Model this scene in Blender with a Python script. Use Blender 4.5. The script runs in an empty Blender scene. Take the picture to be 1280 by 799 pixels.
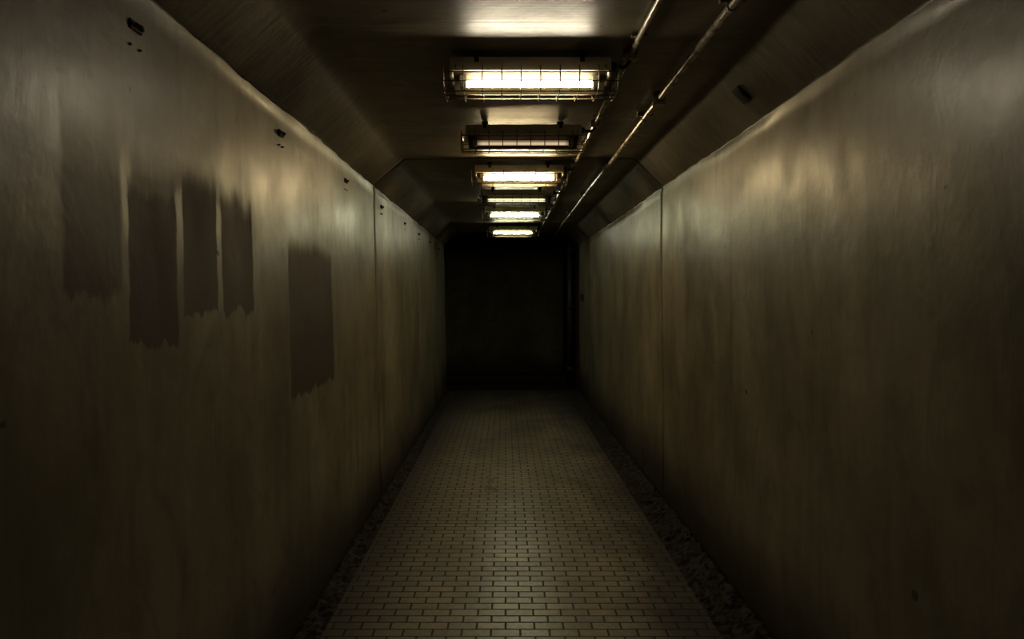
import bpy, bmesh, math
from mathutils import Vector, noise

F=853.0; CH=1.6; VX,VY=632.0,372.0
sc=bpy.context.scene
col=sc.collection

# ---------------------------------------------------------------- materials
class NT:
    def __init__(s,name):
        s.m=bpy.data.materials.new(name); s.m.use_nodes=True
        s.t=s.m.node_tree; s.b=s.t.nodes['Principled BSDF']
        s.tc=s.t.nodes.new('ShaderNodeTexCoord')
    def n(s,t,**k):
        x=s.t.nodes.new(t)
        for a,b in k.items(): setattr(x,a,b)
        return x
    def l(s,a,b): s.t.links.new(a,b)
    def put(s,sock,v):
        if isinstance(v,(int,float,tuple,list)): sock.default_value=v
        else: s.l(v,sock)
    def noise(s,scale=(1,1,1),sc=1.0,det=4,rough=.55,dist=0,vec=None):
        mp=s.n('ShaderNodeMapping'); mp.inputs['Scale'].default_value=scale
        s.l(vec or s.tc.outputs['Object'],mp.inputs['Vector'])
        n=s.n('ShaderNodeTexNoise'); s.l(mp.outputs[0],n.inputs['Vector'])
        n.inputs['Scale'].default_value=sc; n.inputs['Detail'].default_value=det
        n.inputs['Roughness'].default_value=rough; n.inputs['Distortion'].default_value=dist
        return n.outputs['Fac']
    def mr(s,v,a,b,c=0.,d=1.,smooth=False):
        n=s.n('ShaderNodeMapRange'); n.interpolation_type='SMOOTHSTEP' if smooth else 'LINEAR'
        s.put(n.inputs[0],v)
        for i,x in enumerate((a,b,c,d)): n.inputs[i+1].default_value=x
        return n.outputs[0]
    def ma(s,op,a,b=0.,c=None):
        n=s.n('ShaderNodeMath',operation=op); s.put(n.inputs[0],a); s.put(n.inputs[1],b)
        if c is not None: s.put(n.inputs[2],c)
        return n.outputs[0]
    def mix(s,f,a,b,mode='MIX'):
        n=s.n('ShaderNodeMix',data_type='RGBA',blend_type=mode)
        s.put(n.inputs[0],f); s.put(n.inputs[6],a); s.put(n.inputs[7],b)
        return n.outputs[2]
    def bump(s,h,st=.3,d=.01,prev=None):
        n=s.n('ShaderNodeBump'); n.inputs['Strength'].default_value=st; n.inputs['Distance'].default_value=d
        s.l(h,n.inputs['Height'])
        if prev: s.l(prev,n.inputs['Normal'])
        return n.outputs[0]

def c(r,g,b): return (r,g,b,1)

def wall_mat(name,dark,light,patches=None,r0=.36,r1=.5,spec=.75,ripple=False):
    N=NT(name)
    streak=N.noise((1,2.2,.35),1.6,6,.6,.3)
    cloud=N.noise((1,1,1),1.3,5,.6,.2)
    smear=N.noise((1,1.6,.7),3.2,7,.68,.8)
    fine=N.noise((1,1,1),9,6,.65)
    f=N.ma('MULTIPLY_ADD',streak,.4,N.ma('MULTIPLY',cloud,.6))
    base=N.mix(N.mr(f,.38,.62),dark,light)
    base=N.mix(N.mr(smear,.5,.68,0,.5),base,tuple(x*.5 for x in dark[:3])+(1,))
    base=N.mix(N.mr(fine,.3,.75,0,.35),base,tuple(x*.55 for x in dark[:3])+(1,))
    drip=N.noise((1,26,.5),1.0,3,.5)
    base=N.mix(N.mr(drip,.60,.75,0,.2),base,c(.07,.058,.036))
    drip2=N.noise((1,7,.35),1.0,4,.55,.2)
    base=N.mix(N.mr(drip2,.56,.72,0,.35),base,c(.08,.066,.042))
    chip=N.noise((1,1,1),14,1,.4)
    base=N.mix(N.mr(chip,.80,.82,0,.8),base,c(.02,.016,.012))
    sp=N.n('ShaderNodeSeparateXYZ'); N.l(N.tc.outputs['Object'],sp.inputs[0])
    Y,Z=sp.outputs[1],sp.outputs[2]
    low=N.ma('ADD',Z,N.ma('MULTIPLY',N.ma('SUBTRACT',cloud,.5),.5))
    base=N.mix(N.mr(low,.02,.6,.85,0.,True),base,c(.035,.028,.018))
    rough=N.mr(N.noise((1,1.3,.8),2.0,6,.6,.4),.38,.64,r0,r1)
    if patches:
        jy=N.ma('MULTIPLY',N.ma('SUBTRACT',N.noise((1,6,3),3,3),.5),.03)
        jz=N.ma('MULTIPLY',N.ma('SUBTRACT',N.noise((1,8,1.0),1.2,6,.72),.5),.18)
        yy=N.ma('ADD',Y,jy); zz=N.ma('ADD',Z,jz)
        for (x0,x1,y0,y1,st,e,et) in patches:
            da=F*1.04/(VX-x0); db=F*1.04/(VX-x1)
            s=F/((da+db)/2)
            zt=CH+(VY-y0)/s; zb=CH+(VY-y1)/s
            m=N.ma('MULTIPLY',N.mr(yy,da-e,da+e,0,1,True),N.mr(yy,db-e,db+e,1,0,True))
            m=N.ma('MULTIPLY',m,N.mr(zz,zb-e,zb+e,0,1,True))
            m=N.ma('MULTIPLY',m,N.mr(zz,zt-et,zt+et,1,0,True))
            m=N.ma('MULTIPLY',m,st)
            base=N.mix(m,base,N.mix(N.mr(fine,.3,.7),c(.056,.034,.017),c(.084,.054,.028)))
            rough=N.ma('MULTIPLY_ADD',m,.3,rough)
    N.put(N.b.inputs['Base Color'],base); N.put(N.b.inputs['Roughness'],rough)
    N.b.inputs['Specular IOR Level'].default_value=spec
    b1=N.bump(cloud,.35,.03); b1=N.bump(smear,.2,.010,b1); b2=N.bump(fine,.16,.004,b1)
    b3=N.bump(N.noise((1,1,1),60,3,.6),.10,.001,b2)
    if ripple: b3=N.bump(N.noise((.35,14,1),2.0,2,.5),.35,.008,b3)
    N.l(b3,N.b.inputs['Normal'])
    return N.m

patches=[(76,151,172,366,.7,.014,.14),(160,221,234,430,.95,.006,.05),(229,272,240,395,.92,.007,.06),
         (278,317,258,390,.92,.007,.06),(361,415,312,484,.95,.010,.05),(165,305,222,250,.4,.02,.06)]
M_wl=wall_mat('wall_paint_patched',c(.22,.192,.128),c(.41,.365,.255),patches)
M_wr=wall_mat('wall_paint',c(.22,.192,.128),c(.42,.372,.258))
M_ce=wall_mat('ceiling_paint',c(.17,.143,.096),c(.30,.256,.175),None,.36,.46,.5,True)
M_dk=wall_mat('unlit_dark_wall',c(.10,.085,.05),c(.17,.145,.09),None,.75,.9,.15)  # dark base colour makes the end walls read as unlit
M_dkf=wall_mat('unlit_dark_concrete',c(.014,.012,.008),c(.03,.026,.018),None,.75,.9,.1)  # landing darkness put into the colour; the last lamp would otherwise light it

def floor_mat():
    N=NT('brick_tile_floor')
    br=N.n('ShaderNodeTexBrick'); N.l(N.tc.outputs['Object'],br.inputs['Vector'])
    br.offset=.5
    br.inputs['Scale'].default_value=1.0
    br.inputs['Brick Width'].default_value=.14; br.inputs['Row Height'].default_value=.07
    br.inputs['Mortar Size'].default_value=.006; br.inputs['Mortar Smooth'].default_value=.4
    br.inputs['Bias'].default_value=-.1
    br.inputs['Color1'].default_value=c(.43,.375,.275); br.inputs['Color2'].default_value=c(.32,.278,.205)
    br.inputs['Mortar'].default_value=c(.03,.025,.018)
    dirt=N.noise((1,.6,1),1.6,6,.65,.3); fine=N.noise((1,1,1),35,5,.6)
    base=N.mix(N.mr(dirt,.45,.75,0,.6),br.outputs['Color'],c(.05,.042,.03))
    base=N.mix(N.mr(fine,.45,.8,0,.5),base,c(.06,.05,.035))
    sp=N.n('ShaderNodeSeparateXYZ'); N.l(N.tc.outputs['Object'],sp.inputs[0])
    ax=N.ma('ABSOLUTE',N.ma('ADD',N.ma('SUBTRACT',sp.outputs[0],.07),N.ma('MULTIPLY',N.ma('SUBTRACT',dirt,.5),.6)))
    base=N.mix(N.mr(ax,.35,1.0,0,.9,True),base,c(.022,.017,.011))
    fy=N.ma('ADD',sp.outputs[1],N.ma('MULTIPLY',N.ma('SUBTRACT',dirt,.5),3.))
    base=N.mix(N.mr(fy,7.5,12,0,.8,True),base,c(.016,.013,.009))  # far floor fades to black in its colour, standing in for failing light
    N.l(base,N.b.inputs['Base Color'])
    rg=N.mr(dirt,.3,.7,.26,.42)
    rg=N.ma('MULTIPLY_ADD',br.outputs['Fac'],.3,rg)
    rg=N.ma('ADD',rg,N.mr(ax,.3,.9,0,.35,True))   # walked-on middle is polished
    N.l(rg,N.b.inputs['Roughness'])
    N.b.inputs['Specular IOR Level'].default_value=.8
    h=N.ma('SUBTRACT',1.0,br.outputs['Fac'])
    b=N.bump(h,.5,.004); b=N.bump(fine,.25,.002,b); N.l(b,N.b.inputs['Normal'])
    return N.m
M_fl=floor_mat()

def simple(name,a,b,rough=.5,metal=0,scale=12,bs=.2,bd=.003,spec=.5):
    N=NT(name)
    n=N.noise((1,1,1),scale,5,.6)
    N.l(N.mix(N.mr(n,.35,.7),a,b),N.b.inputs['Base Color'])
    N.l(N.mr(n,.3,.7,max(0,rough-.08),rough+.1),N.b.inputs['Roughness'])
    N.b.inputs['Metallic'].default_value=metal
    N.b.inputs['Specular IOR Level'].default_value=spec
    N.l(N.bump(n,bs,bd),N.b.inputs['Normal'])
    return N.m
M_gut=simple('gutter_dirt',c(.010,.008,.005),c(.065,.05,.034),.8,0,18,.8,.02)
M_house=simple('enamel_housing',c(.76,.71,.57),c(.9,.86,.72),.35,0,9)
M_refl=simple('dimmed_reflector_enamel',c(.045,.036,.02),c(.09,.074,.045),.7,0,11,.2,.003,.15)  # reflector colour darkened to keep the tube's glare from clipping
M_wire=simple('rusty_guard_wire',c(.08,.055,.03),c(.26,.21,.14),.45,.5,30)
M_pipe=simple('painted_conduit',c(.30,.26,.185),c(.48,.43,.32),.28,.25,14)
M_black=simple('black_rubber',c(.008,.008,.007),c(.02,.018,.015),.6)
M_iron=simple('rusted_iron',c(.02,.014,.009),c(.07,.045,.025),.7,.3,40)
M_sock=simple('lamp_socket_plastic',c(.2,.18,.13),c(.3,.27,.2),.4)
M_vert=simple('dark_drain_pipe',c(.012,.010,.007),c(.03,.024,.017),.6)
def emis(name,colr,st):
    N=NT(name)
    sp=N.n('ShaderNodeSeparateXYZ'); N.l(N.tc.outputs['Generated'],sp.inputs[0])
    ends=N.ma('MULTIPLY',N.mr(sp.outputs[0],0.,.06,.35,1,True),N.mr(sp.outputs[0],.94,1.,1,.35,True))
    N.b.inputs['Base Color'].default_value=c(.8,.8,.75)
    N.b.inputs['Emission Color'].default_value=colr
    N.l(N.ma('MULTIPLY',ends,st),N.b.inputs['Emission Strength'])
    return N.m

# ---------------------------------------------------------------- mesh helpers
def obj(name,bm,mats,parent=None,smooth=False):
    me=bpy.data.meshes.new(name); bmesh.ops.recalc_face_normals(bm,faces=bm.faces); bm.to_mesh(me); bm.free()
    for m in (mats if isinstance(mats,list) else [mats]): me.materials.append(m)
    if smooth:
        for p in me.polygons: p.use_smooth=True
    o=bpy.data.objects.new(name,me); col.objects.link(o)
    if parent: o.parent=parent
    return o
def box(bm,x0,x1,y0,y1,z0,z1,bev=0,mi=0):
    r=bmesh.ops.create_cube(bm,size=1); vs=r['verts']
    for v in vs: v.co=Vector((x0+(v.co.x+.5)*(x1-x0),y0+(v.co.y+.5)*(y1-y0),z0+(v.co.z+.5)*(z1-z0)))
    fs=set(f for v in vs for f in v.link_faces)
    if bev:
        r=bmesh.ops.bevel(bm,geom=list(set(e for v in vs for e in v.link_edges)),offset=bev,segments=2,affect='EDGES')
        fs=set(r['faces'])|set(f for f in fs if f.is_valid)
    for f in fs: f.material_index=mi
def extr(bm,x0,x1,prof,mi=0):
    a=[bm.verts.new((x0,y,z)) for y,z in prof]; b=[bm.verts.new((x1,y,z)) for y,z in prof]
    n=len(prof)
    for k in range(n): bm.faces.new((a[k],a[(k+1)%n],b[(k+1)%n],b[k])).material_index=mi
    bm.faces.new(a).material_index=mi; bm.faces.new(b[::-1]).material_index=mi
def tube(bm,pts,r,seg=8,mi=0,caps=True):
    pts=[Vector(p) for p in pts]; rings=[]; prevu=None
    for i,p in enumerate(pts):
        d=(pts[min(i+1,len(pts)-1)]-pts[max(i-1,0)]).normalized()
        if prevu is None:
            u=d.orthogonal().normalized()
        else:
            u=(prevu-d*prevu.dot(d)).normalized()
        prevu=u; w=d.cross(u)
        rr=r[i] if isinstance(r,(list,tuple)) else r
        rings.append([bm.verts.new(p+(u*math.cos(2*math.pi*k/seg)+w*math.sin(2*math.pi*k/seg))*rr) for k in range(seg)])
    for a,b in zip(rings,rings[1:]):
        for k in range(seg):
            f=bm.faces.new((a[k],a[(k+1)%seg],b[(k+1)%seg],b[k])); f.material_index=mi; f.smooth=True
    if caps:
        bm.faces.new(rings[0][::-1]).material_index=mi; bm.faces.new(rings[-1]).material_index=mi
def cyl(bm,p0,p1,r,seg=16,mi=0): tube(bm,[p0,p1],r,seg,mi)

Y0,Y1,Y2=-2.6,11.75,14.5
RINGS=[5.48,10.1]
def ylist(step=.07,rings=True,y0=Y0,y1=Y1):
    n=int((y1-y0)/step); ys=[y0+(y1-y0)*i/n for i in range(n+1)]
    out=[(y,0) for y in ys if not rings or all(abs(y-r)>.02 for r in RINGS)]
    if rings:
        for r in RINGS:
            if y0<r<y1: out+=[(r-.012,0),(r-.008,1),(r+.008,1),(r+.012,0)]
    return sorted(out)
def loft(name,prof,mats,disp,ys):
    bm=bmesh.new(); rows=[]
    for y,g in ys:
        row=[]
        for i,(x,z,nx,nz,amp,gr) in enumerate(prof):
            d=disp(x,y,z)*amp-(.02*gr if g else 0)
            row.append(bm.verts.new((x+nx*d,y,z+nz*d)))
        rows.append(row)
    n=len(prof)
    for (a,ga),(b,gb) in zip(zip(rows,[g for _,g in ys]),zip(rows[1:],[g for _,g in ys][1:])):
        for k in range(n):
            f=bm.faces.new((a[k],a[(k+1)%n],b[(k+1)%n],b[k]))
            f.smooth=(ga==0 and gb==0 and abs(prof[k][4]-.5)<=.5 and prof[k][5]==prof[(k+1)%n][5]==1)
    bm.faces.new(rows[0]); bm.faces.new(rows[-1][::-1])
    return obj(name,bm,mats)
def wav(x,y,z):
    return (noise.noise(Vector((x,y*.9,z*.8)))*.009+noise.noise(Vector((x+7,y*2.3,z*2.0)))*.004+noise.noise(Vector((x+3,y*7,z*6)))*.0008)
def wallprof(sx,xb,xt,zt):
    pr=[]; n=34
    for i in range(n+1):
        t=i/n; z=-.05+(zt+.05)*t
        pr.append((sx*(xb+(xt-xb)*t),z,-sx,0,1,1))
    pr.append((sx*(xt-.006),zt+.006,-sx,.6,1.0,1))
    pr.append((sx*(xt+.012),zt+.014,-sx,.6,1.0,1))
    pr.append((sx*(xt+.04),zt+.012,0,0,0,0))
    pr.append((sx*(xt+.2),zt+.012,0,0,0,0)); pr.append((sx*(xt+.2),-.05,0,0,0,0))
    return pr
def wavlip(top):
    def f(x,y,z):
        d=wav(x,y,z)
        if z>top: d+=noise.noise(Vector((x,y*9,z)))*.008+noise.noise(Vector((x,y*25,z)))*.005
        return d
    return f
ZL,ZR,ZC=CH+.885,CH+.875,CH+1.118
loft('wall_left',wallprof(-1,1.0,1.06,ZL),M_wl,wavlip(ZL+.001),ylist())
loft('wall_right',wallprof(1,1.265,1.26,ZR),M_wr,wavlip(ZR+.001),ylist())

pr=[]
def seg(a,b,n,nx,nz):
    for i in range(n):
        t=i/n; pr.append((a[0]+(b[0]-a[0])*t,a[1]+(b[1]-a[1])*t,nx,nz,.8,1))
seg((-1.09,ZL+.012-.02),(-.816,ZC),6,.65,-.75)
seg((-.816,ZC),(1.04,ZC),26,0,-1)
seg((1.04,ZC),(1.29,ZR+.012-.02),6,-.65,-.75)
pr.append((1.29,ZR-.008,0,0,0,0)); pr.append((1.29,ZC+.2,0,0,0,0)); pr.append((-1.09,ZC+.2,0,0,0,0))
loft('ceiling',pr,M_ce,wav,ylist())

fp=[(-1.02,-.05),(-.87,-.05),(-.87,0),(1.02,0),(1.02,-.05),(1.27,-.05),(1.27,-.2),(-1.02,-.2)]
bm=bmesh.new(); ra=[bm.verts.new((x,Y0,z)) for x,z in fp]; rb=[bm.verts.new((x,Y1,z)) for x,z in fp]
for k in range(len(fp)): bm.faces.new((ra[k],ra[(k+1)%8],rb[(k+1)%8],rb[k]))
bm.faces.new(ra); bm.faces.new(rb)
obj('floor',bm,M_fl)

def gutter(x0,x1):
    bm=bmesh.new(); nx=12; ny=700; rows=[]
    for j in range(ny+1):
        y=Y0+.01+(Y1-Y0-.02)*j/ny; row=[]
        for i in range(nx+1):
            t=i/nx; x=x0+(x1-x0)*t
            z=-.018+noise.fractal(Vector((x*14,y*12,0)),.9,2,4)*.024+ (abs(noise.noise(Vector((x*30,y*30,3))))*.024)
            z=min(z,.04)
            row.append(bm.verts.new((x,y,z)))
        rows.append(row)
    for a,b in zip(rows,rows[1:]):
        for i in range(nx): bm.faces.new((a[i],a[i+1],b[i+1],b[i]))
    be=[e for e in bm.edges if e.is_boundary]
    r=bmesh.ops.extrude_edge_only(bm,edges=be)
    for v in r['geom']:
        if isinstance(v,bmesh.types.BMVert): v.co.z=-.05
    return obj('drainage_gutter',bm,M_gut)
gutter(-1.01,-.865); gutter(1.015,1.27)
# ---------------------------------------------------------------- far cross passage
def boxobj(name,x0,x1,y0,y1,z0,z1,m,bev=0):
    bm=bmesh.new(); box(bm,x0,x1,y0,y1,z0,z1,bev); return obj(name,bm,m)
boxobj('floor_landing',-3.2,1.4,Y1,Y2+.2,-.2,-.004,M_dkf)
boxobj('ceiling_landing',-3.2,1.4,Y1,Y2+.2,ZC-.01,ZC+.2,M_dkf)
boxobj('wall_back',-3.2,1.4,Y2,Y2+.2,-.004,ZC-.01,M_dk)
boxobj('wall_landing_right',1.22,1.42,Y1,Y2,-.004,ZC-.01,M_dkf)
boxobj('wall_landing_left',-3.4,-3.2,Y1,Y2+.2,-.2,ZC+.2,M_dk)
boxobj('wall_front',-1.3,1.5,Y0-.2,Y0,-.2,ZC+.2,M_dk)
boxobj('trim_1',-3.2,1.2,13.1,13.35,-.004,.11,M_dkf,.02)
bm=bmesh.new()
cyl(bm,(1.13,12.0,-.004),(1.13,12.0,ZC-.01),.055,20)
for z in (.3,1.4,2.4): cyl(bm,(1.13,12.0,z),(1.13,12.0,z+.08),.067,20); box(bm,1.12,1.22,11.99,12.01,z+.02,z+.06)
obj('drain_pipe',bm,M_vert)

# ---------------------------------------------------------------- fluorescent fixtures
XL,XR=-.278,.505
def fixture(D,colr,st,hue=0):
    e=bpy.data.objects.new('fluorescent_light_fixture',None); col.objects.link(e); e.location=(0,D,CH)
    hl,hr=-.245,.47
    bm=bmesh.new()
    box(bm,hl,hr,0,.13,1.035,1.085,.004)
    box(bm,hl,hr,-.012,-.004,1.022,1.083,.002)
    extr(bm,hl+.005,hr-.005,[(-.006,1.036),(.03,1.024),(.11,1.006),(.205,.974),(.207,.979),(.112,1.012),(.035,1.034),(-.004,1.044)],2)
    for sx in (-.13,.345):
        box(bm,sx-.018,sx+.018,-.016,.14,1.085,1.094,0,1)
        box(bm,sx-.018,sx+.018,.02,.11,1.09,1.111,0,1)
        box(bm,sx-.010,sx+.010,-.018,-.012,1.06,1.094,0,1)
    box(bm,hl-.006,hl+.006,-.012,.15,1.0,1.08,.002)
    box(bm,hr-.006,hr+.006,-.012,.15,1.0,1.08,.002)
    obj('housing',bm,[M_house,M_iron,M_refl],e)
    bm=bmesh.new(); tl,tr=-.18,.40
    for x0,x1 in ((tl-.03,tl),(tr,tr+.03)):
        box(bm,x0,x1,.045,.095,.962,1.03,.006)
        cyl(bm,(x0+.002,.07,.985),(x1-.002,.07,.985),.021,16)
    obj('lamp_holders',bm,M_sock,e)
    bm=bmesh.new(); cyl(bm,(tl,.07,.985),(tr,.07,.985),.0145,16)
    obj('fluorescent_tube',bm,emis('tube_glow',colr,st),e)
    bm=bmesh.new()
    prof=[(-.03,1.04),(-.035,.985),(-.025,.945),(.0,.93),(.12,.93),(.175,.935),(.215,.965),(.213,1.03)]
    n=10
    for i in range(n):
        x=XL+(XR-XL)*i/(n-1)
        tube(bm,[(x,a,b) for a,b in prof],.0028,6)
    for a,b in ((-.033,1.01),(-.033,.97),(-.003,.931),(.06,.93),(.123,.931),(.205,.957),(.214,1.01)):
        tube(bm,[(XL,a,b),(XR,a,b)],.0028,6)
    for x in (XL,XR):
        tube(bm,[(x,-.03,1.04),(x,.213,1.03)],.0028,6)
        for a in (.03,.1): tube(bm,[(x,a,.93),(x,a,1.035)],.002,6)
    for x in (hl+.02,hr-.02):
        tube(bm,[(x,-.03,1.03),(x,-.008,1.05)],.003,6); tube(bm,[(x,.213,1.03),(x,.12,1.055)],.003,6)
    tube(bm,[(XL,.07,1.036),(hl,.07,1.04)],.003,6); tube(bm,[(XR,.07,1.036),(hr,.07,1.04)],.003,6)
    obj('wire_guard',bm,M_wire,e)
    bm=bmesh.new()
    cyl(bm,(.47,.05,1.06),(.50,.05,1.06),.02,14)
    tube(bm,[(.50,.05,1.06),(.52,.045,1.055),(.545,.03,1.05),(.56,.01,1.065),(.565,0,1.085)],.009,8)
    obj('supply_cable',bm,M_black,e)
    bm=bmesh.new(); cyl(bm,(.565,0,1.075),(.565,0,1.11),.034,20); cyl(bm,(.565,0,1.07),(.565,0,1.076),.026,20)
    obj('junction_box',bm,M_pipe,e)
    return e
fx=[(3.08,(1,.89,.68,1),86),(4.28,(1,.74,.46,1),.7),(5.58,(1,.78,.44,1),190),(6.84,(.9,.86,.55,1),2),(8.15,(.97,1,.68,1),100),(10.35,(.98,1,.74,1),65)]
for D,cc,s in fx: fixture(D,cc,s)

# ---------------------------------------------------------------- conduits
def conduit(x,z,r,coup,step,y0=Y0+.01,y1=Y1-.05):
    bm=bmesh.new()
    tube(bm,[(x+math.sin(i*1.3)*.004,y0+(y1-y0)*i/20,z) for i in range(21)],r,14)
    for y in coup:
        cyl(bm,(x,y-.035,z),(x,y+.035,z),r*1.35,16)
    y=y0+.4
    while y<y1:
        box(bm,x-r*2.6,x+r*2.6,y-.012,y+.012,z+r*.6,ZC-.005,.001)
        cyl(bm,(x,y-.01,z),(x,y+.01,z),r*1.15,16)
        y+=step
    return bm
bm=conduit(.565,CH+1.095,.0125,(2.2,4.9,7.5,9.6),1.27); obj('electrical_conduit',bm,M_pipe)
bm=conduit(.835,CH+1.075,.0175,(2.35,5.5,8.6),1.57)
for y in (3.72,5.62):
    cyl(bm,(.835,y,CH+1.045),(.835,y,ZC-.005),.034,18); cyl(bm,(.835,y-.06,CH+1.075),(.835,y+.06,CH+1.075),.024,16)
obj('ceiling_pipe',bm,M_pipe)

# ---------------------------------------------------------------- small wall hardware
def clamp(D,zz):
    bm=bmesh.new(); x=-1.052
    box(bm,x-.006,x+.004,D-.032,D+.032,zz-.014,zz+.014,.002)
    tube(bm,[(x+.002,D-.02,zz),(x+.012,D-.016,zz),(x+.018,D,zz),(x+.012,D+.016,zz),(x+.002,D+.02,zz)],.004,6)
    for dy in (-.026,.026): cyl(bm,(x,D+dy,zz),(x+.01,D+dy,zz),.005,6)
    for dy in (-.03,.022): cyl(bm,(x-.008,D+dy,zz-.06),(x+.005,D+dy,zz-.06),.004,8)
    obj('pipe_clamp',bm,M_iron)
for i,D in enumerate((1.94,3.2,4.5,5.8,7.1,8.3,9.5,10.8)): clamp(D,CH+.77)
# small wall switch box far down the right wall
bm=bmesh.new(); box(bm,1.215,1.262,11.0,11.09,CH-.06,CH+.06,.006); box(bm,1.208,1.216,11.03,11.06,CH-.02,CH+.02,.002)
obj('wall_switch',bm,M_iron)
bm=bmesh.new()
box(bm,-.045,.045,-.045,.045,-.004,.006,.003)
for i in range(5): box(bm,-.034,.034,-.03+i*.0135,-.024+i*.0135,.005,.012)
o=obj('vent_grille',bm,M_black)
a=Vector((1.04,0,ZC)); b=Vector((1.29,0,ZR-.008)); d=(b-a).normalized(); nn=Vector((d.z,0,-d.x))
p=a+(b-a)*.48
o.location=(p.x+nn.x*.004,3.35,p.z+nn.z*.004)
o.rotation_euler=nn.to_track_quat('Z','Y').to_euler()

# ---------------------------------------------------------------- world, camera
w=bpy.data.worlds.new('dark'); sc.world=w; w.use_nodes=True
w.node_tree.nodes['Background'].inputs[0].default_value=(0.0,0.0,0.0,1); w.node_tree.nodes['Background'].inputs[1].default_value=0
cam=bpy.data.cameras.new('camera'); co=bpy.data.objects.new('camera',cam); col.objects.link(co)
co.location=(0,0,CH); co.rotation_euler=(math.pi/2,0,0)
cam.sensor_width=36; cam.lens=36*F/1280; cam.shift_x=8/1280; cam.shift_y=-27.5/1280; cam.clip_start=.02
sc.camera=co
sc.view_settings.view_transform='Standard'
sc.view_settings.gamma=.86
